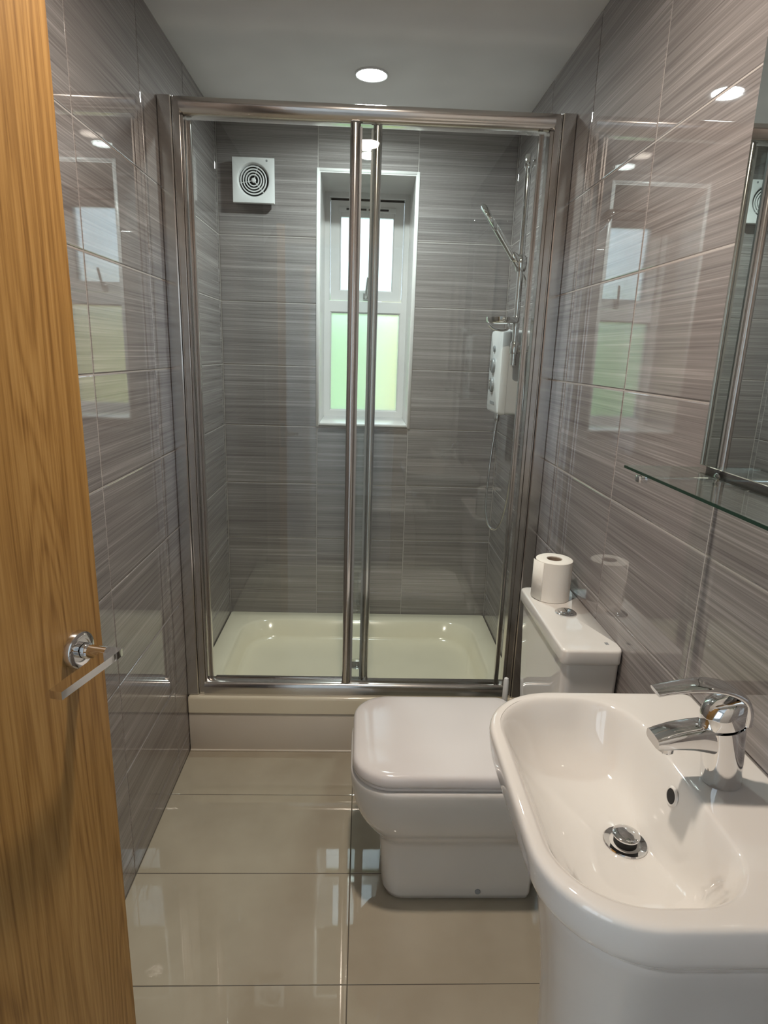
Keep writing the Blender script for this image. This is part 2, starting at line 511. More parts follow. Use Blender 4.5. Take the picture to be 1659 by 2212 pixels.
# the top-hung sash, pushed slightly open at the bottom
sx0, sx1, sz0, sz1 = fx0 + 0.026, fx1 - 0.026, ZT1 + 0.003, fz1 - 0.034
TILT = math.radians(4.0)
def tilt_bm(bm):
    bmesh.ops.rotate(bm, verts=bm.verts, cent=(0.6, YW + 0.01, sz1), matrix=Matrix.Rotation(TILT, 3, 'X'))
    return bm
bm = bmesh.new(); mitred(bm, sx0, sx1, sz0, sz1, 0.046, YW + 0.004, YW + 0.055, 0.006); bm_box(bm, (sx0 + 0.044, YW + 0.010, sz1 - 0.066), (sx1 - 0.044, YW + 0.050, sz1 - 0.044))
sash = link_bm('sash', tilt_bm(bm), M_UPVC, win, smooth=False)
bm = bmesh.new(); bm_box(bm, (sx0 + 0.03, YW + 0.026, sz0 + 0.03), (sx1 - 0.03, YW + 0.032, sz1 - 0.03))
link_bm('sash_pane', tilt_bm(bm), M_FROST, sash, smooth=False)
bm = bmesh.new(); bm_box(bm, (sx0 + 0.036, YW - 0.004, sz1 - 0.046), (sx1 - 0.036, YW + 0.006, sz1 - 0.024), 0.002)
link_bm('trickle_vent', tilt_bm(bm), M_UPVC, sash)
for k in range(4):
    x = sx0 + 0.070 + k * 0.050
    bm = bmesh.new(); bm_box(bm, (x, YW - 0.0050, sz1 - 0.039), (x + 0.040, YW - 0.0035, sz1 - 0.031))
    link_bm('vent_slot', tilt_bm(bm), M_BLACK, sash, smooth=False)
hx = 0.602
bm = bmesh.new(); bm_box(bm, (hx - 0.012, YW - 0.008, sz0 + 0.004), (hx + 0.012, YW + 0.004, sz0 + 0.036), 0.003)
bm_tube(bm, catmull([(hx, YW - 0.010, sz0 + 0.012), (hx + 0.002, YW - 0.022, sz0 + 0.030), (hx + 0.006, YW - 0.030, sz0 + 0.070), (hx + 0.010, YW - 0.034, sz0 + 0.105)], 5), 0.006, 10)
link_bm('window_handle', tilt_bm(bm), M_ALU, sash)

box('dark_gap_strip', (sx0, YW + 0.012, sz1 + 0.001), (sx1, YW + 0.058, fz1 - 0.0245), M_BLACK, win, smooth=False)  # black strip stands in for the shaded gap above the sash, blocks leaking light
# garden outside, blurred by the frosted panes
def hedge(name, label, x0, x1, y0, y1, z0, z1, seed):
    rnd = random.Random(seed)
    bm = bmesh.new()
    nx, ny, nz = int((x1 - x0) / 0.1), int((y1 - y0) / 0.1), int((z1 - z0) / 0.1)
    bm_box(bm, (x0, y0, z0), (x1, y1, z1))
    bmesh.ops.subdivide_edges(bm, edges=bm.edges, cuts=22, use_grid_fill=True)
    for v in bm.verts:
        v.co += Vector((rnd.uniform(-.05, .05), rnd.uniform(-.07, .07), rnd.uniform(-.06, .06)))
    o = link_bm(name, bm, M_HEDGE, smooth=False)
    return tag(o, label, 'hedge')
hedge('garden_hedge', 'clipped green hedge seen blurred through the frosted lower pane', -2.2, 0.64, 2.6, 3.3, -0.5, 1.78, 3)
fen = thing('timber_fence', 'pale yellowish timber fence beside the hedge, blurred through frosted glass', 'fence', (1.7, 2.75, -0.5))
for k in range(9):
    box('fence_plank', (0.72 + k * 0.165, 2.72, -0.5), (0.72 + k * 0.165 + 0.155, 2.75, 1.80), M_FENCE, fen, smooth=False)
box('fence_rail', (0.72, 2.75, 1.3), (2.2, 2.80, 1.38), M_FENCE, fen, smooth=False)
gl = slab('ground', (-8, 1.3, -0.6), (8, 12, -0.5), M_LAWN)

# ------------------------------------------------------------------ oak door standing open on the left
A = math.radians(14.0)
DD = Vector((math.sin(A), math.cos(A), 0)); DN = Vector((math.cos(A), -math.sin(A), 0)); UZ = Vector((0, 0, 1))
DC = Vector((0.200, -1.178, 1.0))     # centre of the handle rose on the door face
door = thing('door_1', 'oak veneered door standing open on the left', None, tuple(DC - DD * 0.70 - UZ), kind='structure')
def dpt(s, n, z): return DC + DD * s + DN * n + UZ * (z - 1.0)
def dbox(bm, s0, s1, n0, n1, z0, z1, bevel=0.0, seg=2):
    b2 = bmesh.new(); bm_box(b2, (s0, n0, z0), (s1, n1, z1), bevel, seg)
    for v in b2.verts: v.co = dpt(*v.co)
    me = bpy.data.meshes.new('tmp'); b2.to_mesh(me); b2.free(); bm.from_mesh(me); bpy.data.meshes.remove(me)
bm = bmesh.new(); dbox(bm, -0.70, 0.056, -0.040, 0.0, 0.006, 2.0, 0.0012, 1)
link_bm('door_leaf', bm, M_OAK, door, smooth=False)
hnd = lathe('handle_rose', [(0.0275, 0.0), (0.0275, 0.006), (0.0262, 0.0088), (0.0235, 0.010), (0.0165, 0.010), (0.0160, 0.0085), (0.0120, 0.0085)], DC, M_CHROME, door, DN, 40)
lathe('spindle_neck', [(0.0115, 0.008), (0.0115, 0.020), (0.0095, 0.022), (0.0095, 0.050)], DC, M_CHROME, hnd, DN, 24)
# flat bar lever: neck widens into a flat bar that runs back towards the hinge
bm = bmesh.new()
prof = [(0.011, 0.040, 0.066), (0.008, 0.039, 0.067), (-0.02, 0.046, 0.067), (-0.112, 0.048, 0.066)]
ringsL = []
for s, n0, n1 in prof:
    zz = 1.0
    ringsL.append([dpt(s, n0, zz - 0.0055), dpt(s, n1, zz - 0.0055), dpt(s, n1, zz + 0.0055), dpt(s, n0, zz + 0.0055)])
bm_loft(bm, ringsL)
bmesh.ops.bevel(bm, geom=[e for e in bm.edges if len(e.link_faces) == 2 and e.calc_face_angle(0) > 0.7], offset=0.0015, segments=2, affect='EDGES')
link_bm('lever', bm, M_CHROME, hnd, True, 0, math.radians(40))
bm = bmesh.new(); dbox(bm, 0.0555, 0.0575, -0.032, -0.008, 0.94, 1.06)
link_bm('latch_plate', bm, M_CHROME, door, smooth=False)
for z in (0.25, 1.75):
    bm = bmesh.new(); dbox(bm, -0.706, -0.698, -0.036, 0.004, z, z + 0.1, 0.002, 1)
    link_bm('hinge', bm, M_CHROME, door)

# ------------------------------------------------------------------ shower tray, plinth, screen
TZ = 0.222
tray = thing('shower_tray', 'cream acrylic shower tray with a sunken rounded base', 'shower tray', (0.6, 0.36, 0.0))
def tr(i, z, r, dy=0.0): return rrect(0.002 + i, W - 0.002 - i, -0.012 + i + dy, YB - 0.002 - i, r, r, z, 8, 8)
def tin(x0, x1, y0, y1, r, z): return rrect(x0, x1, y0, y1, r, r, z, 8, 8)
rings = [tin(0.30, 0.90, 0.30, 0.50, 0.06, 0.09), tin(0.10, 1.10, 0.10, 0.64, 0.12, 0.11), tr(0.02, 0.158, 0.02), tr(0.0, 0.158, 0.004), tr(0.0, 0.21, 0.004), tr(0.001, 0.218, 0.006), tr(0.005, TZ, 0.008),
         tin(0.075, 1.125, 0.070, 0.665, 0.13, TZ), tin(0.079, 1.121, 0.074, 0.661, 0.13, TZ - 0.001), tin(0.086, 1.114, 0.081, 0.654, 0.13, TZ - 0.006),
         tin(0.110, 1.090, 0.110, 0.630, 0.125, TZ - 0.066), tin(0.118, 1.082, 0.118, 0.622, 0.12, TZ - 0.077), tin(0.135, 1.065, 0.135, 0.605, 0.11, TZ - 0.083),
         tin(0.30, 0.90, 0.30, 0.50, 0.06, TZ - 0.086)]
loft('tray_body', rings, M_TRAY, tray, sharp=math.radians(60))
lathe('waste_cover', [(0.045, 0.0), (0.045, 0.004), (0.040, 0.007), (0.0, 0.008)], (0.6, 0.40, TZ - 0.087), M_CHROME, tray)
pl = box('shower_plinth', (0.0015, -0.006, 0.0), (W - 0.0015, 0.012, 0.157), M_RISER, None, 0.002)
tag(pl, 'cream plinth panel boxing in the front of the shower tray', 'plinth')
sl = tube('sealant_bead', [(0.003, -0.008, 0.003), (W - 0.003, -0.008, 0.003)], 0.004, M_RISER, None, 8)
sl.parent = pl

enc = thing('shower_screen', 'silver framed sliding glass shower screen standing on the tray', 'shower screen', (0.6, 0.02, TZ))
S0, S1 = TZ + 0.001, 2.108
def extrude_x(name, prof, x0, x1, mat, parent, sharp=30):
    """profile of (y, z) points extruded along x"""
    bm = bmesh.new(); bm_loft(bm, [[Vector((x, p[0], p[1])) for p in prof] for x in (x0, x1)])
    return link_bm(name, bm, mat, parent, True, 0, math.radians(sharp))
def extrude_z(name, prof, z0, z1, mat, parent, sharp=30):
    bm = bmesh.new(); bm_loft(bm, [[Vector((p[0], p[1], z)) for p in prof] for z in (z0, z1)])
    return link_bm(name, bm, mat, parent, True, 0, math.radians(sharp))
# wall profiles: a flat outer channel, a slightly narrower inner one
for sgn, xw in ((1, 0.0015), (-1, W - 0.0015)):
    X = lambda v: xw + sgn * v
    def rib(a, b, yf, yb, h=0.0022, w=0.0035):
        return [(X(a), yf + h), (X(a + .0006), yf), (X(a + w), yf), (X(a + w + .001), yf + h), (X(b - w - .001), yf + h), (X(b - w), yf), (X(b - .0006), yf), (X(b), yf + h), (X(b), yb), (X(a), yb)]
    extrude_z('wall_channel', [(X(0), 0.0), (X(0.034), 0.0), (X(0.037), 0.002), (X(0.038), 0.005), (X(0.038), 0.048), (X(0), 0.048)], S0, S1, M_ALU, enc, 20)
    extrude_z('jamb_profile', rib(0.0385, 0.060, 0.004, 0.045), S0, S1 - 0.001, M_ALU, enc, 20)
    extrude_z('jamb_lip', [(X(0.0605), 0.026), (X(0.0605), 0.012), (X(0.0620), 0.010), (X(0.0655), 0.010), (X(0.067), 0.012), (X(0.067), 0.044), (X(0.0605), 0.044)] if sgn > 0 else [(X(0.0605), 0.030), (X(0.0605), 0.008), (X(0.062), 0.006), (X(0.070), 0.006), (X(0.0715), 0.008), (X(0.0715), 0.044), (X(0.0605), 0.044)], S0 + 0.04, S1 - 0.046, M_ALU, enc, 20)
# header rail: rounded front face, bulging towards the room
hp = [(0.050, S1), (0.006, S1), (0.000, S1 - 0.003), (-0.002, S1 - 0.010), (-0.0015, S1 - 0.018), (0.001, S1 - 0.026), (0.006, S1 - 0.034), (0.012, S1 - 0.040), (0.019, S1 - 0.044), (0.026, S1 - 0.046), (0.050, S1 - 0.046)]
extrude_x('header_rail', hp, 0.060, W - 0.060, M_ALU, enc, 40)
bp = [(0.052, S0), (0.052, S0 + 0.030), (0.040, S0 + 0.052), (0.030, S0 + 0.052), (0.022, S0 + 0.050), (0.008, S0 + 0.046), (0.002, S0 + 0.040), (-0.001, S0 + 0.030), (-0.001, S0 + 0.004), (0.0, S0)]
extrude_x('threshold_rail', bp, 0.060, W - 0.060, M_ALU, enc, 40)
def stile_prof(xc, yc, w, d):
    """rounded front stile section"""
    pts = []
    for k in range(9):
        a = math.pi + math.pi * k / 8
        pts.append((xc + w / 2 * math.cos(a), yc + d * 0.55 * math.sin(a)))
    pts += [(xc + w / 2, yc + d * 0.5), (xc - w / 2, yc + d * 0.5)]
    return pts
gz0, gz1 = S0 + 0.050, S1 - 0.042
# right-hand sliding panel runs in the front track, left-hand one in the rear track
for nm, xa, xb, yc, xs, xo, ws in (('sliding_panel', 0.552, 1.126, 0.018, 0.5615, 1.1045, 0.030), ('sliding_panel', 0.070, 0.636, 0.036, 0.6265, 0.0785, 0.026)):
    g = box(nm, (xa, yc - 0.003, gz0), (xb, yc + 0.003, gz1), M_GLASS, enc)
    extrude_z('centre_stile', stile_prof(xs, yc, ws, 0.022), gz0 - 0.002, gz1 - 0.004, M_ALU, g, 40)
    e = 0.0075
    extrude_z('end_stile', [(xo - e, yc + 0.008), (xo - e, yc - 0.006), (xo - e + .001, yc - 0.008), (xo - e + .0055, yc - 0.008), (xo - e + .0075, yc - 0.004), (xo + e - .0075, yc - 0.004), (xo + e - .0055, yc - 0.008), (xo + e - .001, yc - 0.008), (xo + e, yc - 0.006), (xo + e, yc + 0.008)], gz0 - 0.002, gz1 - 0.012, M_ALU, g, 20)
    x2 = xs + (0.017 if xs < 0.6 else -0.0155)
    extrude_z('edge_seal', [(x2 - 0.003, yc - 0.004), (x2 + 0.003, yc - 0.004), (x2 + 0.003, yc + 0.006), (x2 - 0.003, yc + 0.006)], gz0, gz1 - 0.012, M_SEAL, g)
    extrude_x('bottom_edge_strip', [(yc - 0.005, gz0 - 0.004), (yc + 0.005, gz0 - 0.004), (yc + 0.005, gz0 + 0.006), (yc - 0.005, gz0 + 0.006)], xa + 0.025, xb - 0.01, M_ALU, g)

# ------------------------------------------------------------------ extractor fan
FX0, FX1, FZ0, FZ1, FYF = 0.068, 0.233, 1.982, 2.147, 0.700
fan = thing('extractor_fan', 'square white extractor fan with round grille high on the back wall', 'extractor fan', (0.15, YB, FZ0))
fcx, fcz = (FX0 + FX1) / 2, (FZ0 + FZ1) / 2 + 0.002
# front plate with a round hole: ring of quads between square and circle
bm = bmesh.new(); n = 48
def sq(k):
    a = 2 * math.pi * k / n + math.pi / 4; c, s = math.cos(a), math.sin(a); mm = max(abs(c), abs(s))
    return c / mm, s / mm
hw, hh = (FX1 - FX0) / 2, (FZ1 - FZ0) / 2; ccz = (FZ0 + FZ1) / 2
R1, R2 = 0.064, 0.058
def outer(ins, y): return [Vector((fcx + sq(k)[0] * (hw - ins), y, ccz + sq(k)[1] * (hh - ins))) for k in range(n)]
def circ(r, y): return [Vector((fcx + r * math.cos(2 * math.pi * k / n + math.pi / 4), y, fcz + r * math.sin(2 * math.pi * k / n + math.pi / 4))) for k in range(n)]
bm_loft(bm, [outer(0.010, YB - 0.012), outer(0.002, YB - 0.018), outer(0, FYF + 0.006), outer(0.002, FYF), circ(R1 + 0.002, FYF - 0.002), circ(R1 - 0.002, FYF), circ(R2, FYF + 0.010), circ(R2 - 0.002, FYF + 0.02)], False, False)
link_bm('front_cover', bm, M_WPLAS, fan, True, 0, math.radians(35))
box('back_box', (FX0 + 0.012, YB - 0.013, FZ0 + 0.012), (FX1 - 0.012, YB - 0.001, FZ1 - 0.012), M_WPLAS, fan, smooth=False)
lathe('dark_throat', [(0.059, 0), (0.059, 0.004)], (fcx, FYF + 0.022, fcz), M_BLACK, fan, (0, 1, 0), 40)
for r in (0.050, 0.040, 0.030, 0.020):
    bm = bmesh.new()
    prof = [(r - 0.0022, 0.008), (r - 0.0022, 0.014), (r + 0.0022, 0.014), (r + 0.0022, 0.008)]
    rg = [[Vector((fcx + p * math.cos(2 * math.pi * k / 40), FYF + y, fcz + p * math.sin(2 * math.pi * k / 40))) for p, y in prof] for k in range(40)]
    V = [[bm.verts.new(p) for p in q] for q in rg]
    for i in range(40):
        for j in range(4): bm.faces.new((V[i][j], V[(i + 1) % 40][j], V[(i + 1) % 40][(j + 1) % 4], V[i][(j + 1) % 4]))
    link_bm('grille_ring', bm, M_WPLAS, fan, True, 0, math.radians(40))
lathe('hub', [(0.0, -0.004), (0.006, -0.003), (0.009, 0.0), (0.009, 0.006)], (fcx, FYF + 0.008, fcz), M_WPLAS, fan, (0, 1, 0), 24)
for k in range(3):
    a = -0.85 + k * 2 * math.pi / 3
    p = Vector((math.cos(a), 0, math.sin(a)))
    c0 = Vector((fcx, FYF + 0.014, fcz))
    tube('grille_spoke', [c0 + p * 0.008, c0 + p * 0.058], 0.0018, M_WPLAS, fan, 6)
lathe('indicator_lamp', [(0.0045, 0.003), (0.0045, -0.001), (0.003, -0.0018), (0, -0.002)], (FX1 - 0.029, FYF, FZ1 - 0.012), M_GPLAS, fan, (0, 1, 0), 16)
bm = bmesh.new(); rr = random.Random(4)
x = FX0 + 0.016
while x < FX0 + 0.048:                # worn small print, no longer legible
    w_ = rr.uniform(0.0015, 0.0028); bm_box(bm, (x, FYF - 0.0006, FZ0 + 0.0255), (x + w_, FYF + 0.002, FZ0 + 0.0255 + rr.uniform(0.002, 0.0034))); x += w_ + 0.0006
x = FX0 + 0.030
while x < FX0 + 0.048:
    w_ = rr.uniform(0.0012, 0.002); bm_box(bm, (x, FYF - 0.0006, FZ0 + 0.020), (x + w_, FYF + 0.002, FZ0 + 0.020 + rr.uniform(0.0012, 0.002))); x += w_ + 0.0007
link_bm('small_print', bm, M_PRINT, fan, smooth=False)

# ------------------------------------------------------------------ riser rail, hand shower, electric shower
RX, RY = 1.130, 0.250
rail = thing('shower_riser_rail', 'chrome shower riser rail with slider and soap dish on the right wall', 'shower rail', (W, RY, 1.40))
tube('rail_pole', [(RX, RY, 1.395), (RX, RY, 2.062)], 0.0110, M_CHROME, rail, 20)
for z in (2.045, 1.452):
    bm = bmesh.new(); bm_lathe(bm, [(0.0145, -0.018), (0.0155, -0.014), (0.0155, 0.018), (0.012, 0.024), (0.0, 0.025)], (RX, RY, z), n=24)
    bm_tube(bm, [(RX, RY, z), (W - 0.006, RY, z)], 0.011, 16)
    bm_lathe(bm, [(0.019, 0), (0.019, 0.005), (0.016, 0.007)], (W - 0.0015, RY, z), (-1, 0, 0), 24)
    link_bm('wall_bracket', bm, M_CHROME, rail, True, 0, math.radians(40))
bm = bmesh.new()
bm_lathe(bm, [(0.017, -0.028), (0.0205, -0.018), (0.022, 0), (0.0205, 0.016), (0.016, 0.025), (0.012, 0.027)], (RX, RY, 1.735), n=24)
bm_lathe(bm, [(0.0, -0.002), (0.013, 0.0), (0.016, 0.012), (0.015, 0.030), (0.012, 0.034)], (RX - 0.010, RY - 0.004, 1.738), (-0.75, -0.1, 0.62), 20)
link_bm('slider', bm, M_CHROME, rail, True, 0, math.radians(40))
bm = bmesh.new()                       # oval soap dish clipped on the pole
DZc = 1.548
def oval(ax, ay, z, cx=RX - 0.048): return [Vector((cx + ax * math.cos(2 * math.pi * k / 40), RY - 0.004 + ay * math.sin(2 * math.pi * k / 40), z)) for k in range(40)]
bm_loft(bm, [oval(0.030, 0.030, DZc - 0.014), oval(0.054, 0.045, DZc - 0.013), oval(0.059, 0.050, DZc - 0.007), oval(0.060, 0.052, DZc + 0.007), oval(0.057, 0.049, DZc + 0.008), oval(0.052, 0.045, DZc - 0.004), oval(0.02, 0.02, DZc - 0.007)])
dish = link_bm('soap_dish', bm, M_CHROME, rail, True, 0, math.radians(45))
lathe('dish_clip', [(0.0125, -0.03), (0.0125, 0.012), (0.0105, 0.016)], (RX, RY, DZc), M_CHROME, dish, n=20)
tube('hook_arm', catmull([(RX - 0.028, RY - 0.005, DZc - 0.010), (RX - 0.030, RY - 0.006, DZc - 0.030), (RX - 0.050, RY - 0.008, DZc - 0.036), (RX - 0.080, RY - 0.010, DZc - 0.032), (RX - 0.098, RY - 0.012, DZc - 0.020)], 5), 0.0045, M_CHROME, dish, 10)

hs = thing('hand_shower', 'slim chrome hand shower with hose, held in the riser rail slider', 'hand shower', (RX - 0.02, RY, 1.70))
h0 = Vector((RX - 0.006, RY - 0.006, 1.715)); h1 = Vector((0.984, RY - 0.012, 1.908))
mid = h0.lerp(h1, 0.5) + Vector((0.006, 0, -0.008))
bm = bmesh.new(); bm_tube(bm, catmull([h0, h0.lerp(mid, .5), mid, mid.lerp(h1, .4)], 6), [0.0095] * 6 + [0.0105] * 6 + [0.0115] * 7, 16)
link_bm('handle', bm, M_CHROME, hs, True, 0, math.radians(50))
hd = (h1 - mid).normalized(); vd = Vector((0.13, 0.96, 0.17)); sd = (vd - hd * vd.dot(hd)).normalized(); hn = hd.cross(sd).normalized()
if hn.z > 0: hn = -hn
hc = mid.lerp(h1, 0.66)
bm = bmesh.new()                       # oval spray head, long axis along the handle
def hring(ax, ay, d): return [hc + hd * ax * math.cos(2 * math.pi * k / 32) + sd * ay * math.sin(2 * math.pi * k / 32) + hn * d for k in range(32)]
bm_loft(bm, [hring(0.025, 0.018, -0.010), hring(0.042, 0.030, -0.008), hring(0.049, 0.036, -0.001), hring(0.049, 0.036, 0.006), hring(0.044, 0.031, 0.009)])
link_bm('spray_head', bm, M_CHROME, hs, True, 0, math.radians(45))
bm = bmesh.new(); bm_loft(bm, [hring(0.041, 0.028, 0.0085), hring(0.040, 0.027, 0.0105)])
link_bm('spray_face', bm, M_GPLAS, hs, True, 0, math.radians(45))
hose = catmull([h0 + Vector((0.004, 0, -0.004)), (RX + 0.030, RY + 0.02, 1.66), (RX + 0.045, RY + 0.04, 1.50), (1.180, 0.262, 1.25), (1.170, 0.30, 1.05), (1.172, 0.34, 0.90), (1.165, 0.37, 0.80), (1.145, 0.385, 0.752),
                (1.118, 0.40, 0.765), (1.103, 0.41, 0.84), (1.108, 0.415, 1.00), (1.118, 0.42, 1.12), (1.124, 0.42, 1.190)], 8)
tube('hose', hose, 0.0052, M_CHROME, hs, 10)
lathe('hose_nut', [(0.008, -0.02), (0.0095, -0.016), (0.0095, 0.01), (0.007, 0.014)], (1.124, 0.42, 1.198), M_CHROME, hs, n=16)

UX, UY0, UY1, UZ0, UZ1 = 1.100, 0.315, 0.525, 1.212, 1.520
el = thing('electric_shower', 'white electric shower unit with two grey dials beside the riser rail', 'electric shower', (W, 0.42, UZ0))
bm = bmesh.new()
def ur(x, i): return [Vector((x, p.x, p.y)) for p in [Vector((q.x, q.y)) for q in rrect(UY0 + i, UY1 - i, UZ0 + i, UZ1 - i, 0.012, 0.012, 0, 6, 4)]]
bm_loft(bm, [ur(W - 0.001, 0.002), ur(UX + 0.030, 0.002), ur(UX + 0.028, 0.0), ur(UX + 0.010, 0.0), ur(UX + 0.003, 0.003), ur(UX, 0.010)])
body = link_bm('casing', bm, M_WPLAS, el, True, 0, math.radians(40))
for z, r in ((1.390, 0.028), (1.318, 0.028)):
    k = lathe('dial', [(r, 0.0), (r, 0.006), (r * .93, 0.009), (r * .60, 0.0095), (0, 0.0098)], (UX, 0.435, z), M_GPLAS, el, (-1, 0, 0), 28)
    box('dial_pointer', (UX - 0.0145, 0.432, z - 0.020), (UX - 0.0085, 0.438, z + 0.020), M_ALU, k, 0.002)
lathe('power_button', [(0.012, 0), (0.012, 0.004), (0.010, 0.006), (0, 0.006)], (UX, 0.435, 1.452), M_GPLAS, el, (-1, 0, 0), 20)
box('badge', (UX - 0.0012, 0.38, 1.245), (UX + 0.002, 0.46, 1.256), M_GPLAS, el)
lathe('outlet', [(0.010, 0.0), (0.010, -0.012)], (1.124, 0.42, UZ0 + 0.002), M_CHROME, el, n=16)

# ------------------------------------------------------------------ toilet
TYC = -0.540
toi = thing('toilet', 'white close-coupled toilet with the lid down beside the basin', 'toilet', (0.88, TYC, 0.0))
def tring(x0, x1, h, r0, r1, z): return rrect(x0, x1, TYC - h, TYC + h, r0, r1, z, 10, 7)
rings = [tring(0.684, 1.080, 0.105, 0.050, 0.012, 0.0), tring(0.680, 1.082, 0.108, 0.052, 0.012, 0.006), tring(0.676, 1.084, 0.108, 0.054, 0.014, 0.10),
         tring(0.670, 1.086, 0.109, 0.056, 0.015, 0.165), tring(0.664, 1.092, 0.113, 0.062, 0.02, 0.186), tring(0.652, 1.10, 0.124, 0.075, 0.03, 0.200),
         tring(0.632, 1.12, 0.141, 0.095, 0.04, 0.222), tring(0.612, 1.15, 0.162, 0.108, 0.04, 0.256), tring(0.599, 1.175, 0.176, 0.112, 0.04, 0.30),
         tring(0.591, 1.185, 0.186, 0.114, 0.03, 0.35), tring(0.588, 1.19, 0.189, 0.115, 0.03, 0.385), tring(0.590, 1.19, 0.188, 0.114, 0.03, 0.394), tring(0.597, 1.185, 0.182, 0.110, 0.03, 0.400),
         tring(0.64, 1.10, 0.13, 0.08, 0.03, 0.400)]
loft('pan', rings, M_CERAMIC, toi, subsurf=1)
def lring(i, z): return tring(0.594 + i, 1.052 - i, 0.186 - i, 0.098 - i * .6, 0.036, z)
loft('seat', [lring(0.006, 0.4005), lring(0.003, 0.403), lring(0.003, 0.409), lring(0.006, 0.411)], M_SEAT, toi, sharp=math.radians(50))
loft('seat_lid', [lring(0.004, 0.4115), lring(0.001, 0.413), lring(0.0, 0.418), lring(0.001, 0.432), lring(0.004, 0.4385), lring(0.010, 0.4425), lring(0.022, 0.4445), lring(0.06, 0.4455), lring(0.085, 0.446)], M_SEAT, toi)
for s in (-1, 1):
    lathe('lid_hinge', [(0.013, -0.024), (0.013, 0.024)], (1.060, TYC + s * 0.085, 0.413), M_CHROME, toi, (0, 1, 0), 20)
for x, ex in ((0.937, 0), ):
    lathe('screw_cap', [(0.0075, 0), (0.0075, 0.002), (0.005, 0.0035), (0, 0.004)], (x, TYC - 0.1082, 0.030), M_GPLAS, toi, (0, -1, 0), 18)
CY0, CY1 = -0.745, -0.350
def cring(x0, y0, y1, r, z, x1=W - 0.002): return rrect(x0, x1, y0, y1, r, min(r, .012), z, 6, 5)
loft('cistern', [cring(1.082, CY0 + .020, CY1 - .020, .02, .400), cring(1.076, CY0 + .014, CY1 - .014, .02, .52), cring(1.068, CY0 + .008, CY1 - .008, .018, .745), cring(1.068, CY0 + .008, CY1 - .008, .018, .752)], M_CERAMIC, toi, sharp=math.radians(50))
loft('cistern_lid', [cring(1.064, CY0 + .004, CY1 - .004, .016, .7525), cring(1.061, CY0 + .001, CY1 - .001, .017, .755), cring(1.060, CY0, CY1, .017, .760), cring(1.060, CY0, CY1, .017, .7835), cring(1.0612, CY0 + .0012, CY1 - .0012, .017, .7868), cring(1.0645, CY0 + .0045, CY1 - .0045, .016, .7888), cring(1.068, CY0 + .008, CY1 - .008, .016, .7892), cring(1.09, CY0 + .03, CY1 - .03, .012, .7893)], M_CERAMIC, toi)
fb = lathe('flush_button', [(0.027, 0.0), (0.027, 0.003), (0.024, 0.0055), (0.0195, 0.006), (0.0190, 0.0035)], (1.133, -0.534, 0.7888), M_CHROME, toi, n=36)
for s in (-1, 1):                      # split push plate
    bm = bmesh.new(); rg = []
    for zz, rr_ in ((0.7915, 0.0185), (0.7955, 0.0185), (0.7972, 0.016), (0.7976, 0.009)):
        rg.append([Vector((1.133 + s * 0.0007 + s * rr_ * math.sin(math.pi * k / 14) , -0.534 + rr_ * math.cos(math.pi * k / 14), zz)) for k in range(15)])
    bm_loft(bm, rg); link_bm('push_plate', bm, M_CHROME, fb, True, 0, math.radians(40))
box('maker_sticker', (1.170, -0.712, 0.7888), (1.178, -0.700, 0.7897), M_GPLAS, toi)

# toilet roll standing on the cistern lid
rl = thing('toilet_roll', 'white toilet roll standing on the cistern lid', 'toilet roll', (1.125, -0.428, 0.7893))
rc = Vector((1.125, -0.428, 0.7893)); RR = 0.0485; RHh = 0.112
lathe('paper', [(0.0205, RHh - 0.0005), (0.024, RHh), (RR - 0.003, RHh), (RR, RHh - 0.002), (RR, 0.002), (RR - 0.002, 0.0), (0.0205, 0.0), (0.0205, RHh - 0.0005)], rc, M_PAPER, rl, n=48, cap0=False, cap1=False)
lathe('cardboard_core', [(0.0203, 0.001), (0.0203, RHh - 0.003), (0.0190, RHh - 0.003), (0.0190, 0.001), (0.0203, 0.001)], rc, M_CARD, rl, n=32, cap0=False, cap1=False)
bm = bmesh.new()                        # loose end of the sheet
ring_a, ring_b = [], []
for k in range(12):
    a = math.radians(222 - k * 4.6); r = RR + 0.0006 + 0.0045 * (k / 11.0) ** 1.6
    ring_a.append(rc + Vector((math.cos(a) * r, math.sin(a) * r, 0.003))); ring_b.append(rc + Vector((math.cos(a) * r, math.sin(a) * r, RHh - 0.003)))
bm_loft(bm, [ring_a, ring_b], False, False, closed=False)
ls = link_bm('loose_sheet', bm, M_PAPER, rl)
md = ls.modifiers.new('solid', 'SOLIDIFY'); md.thickness = 0.0006

# toilet brush behind the pan
tb = thing('toilet_brush', 'toilet brush in a holder on the floor behind the toilet, pale handle showing', 'toilet brush', (1.062, -0.285, 0.0))
lathe('holder', [(0.040, 0.0), (0.042, 0.004), (0.040, 0.11), (0.037, 0.115), (0.036, 0.11), (0.034, 0.01)], (1.062, -0.285, 0.0), M_WPLAS, tb, n=28)
lathe('brush_handle', [(0.006, 0.02), (0.006, 0.33), (0.0085, 0.36), (0.0085, 0.452), (0.0065, 0.462), (0.0, 0.466)], (1.062, -0.285, 0.0), M_WPLAS, tb, n=18)

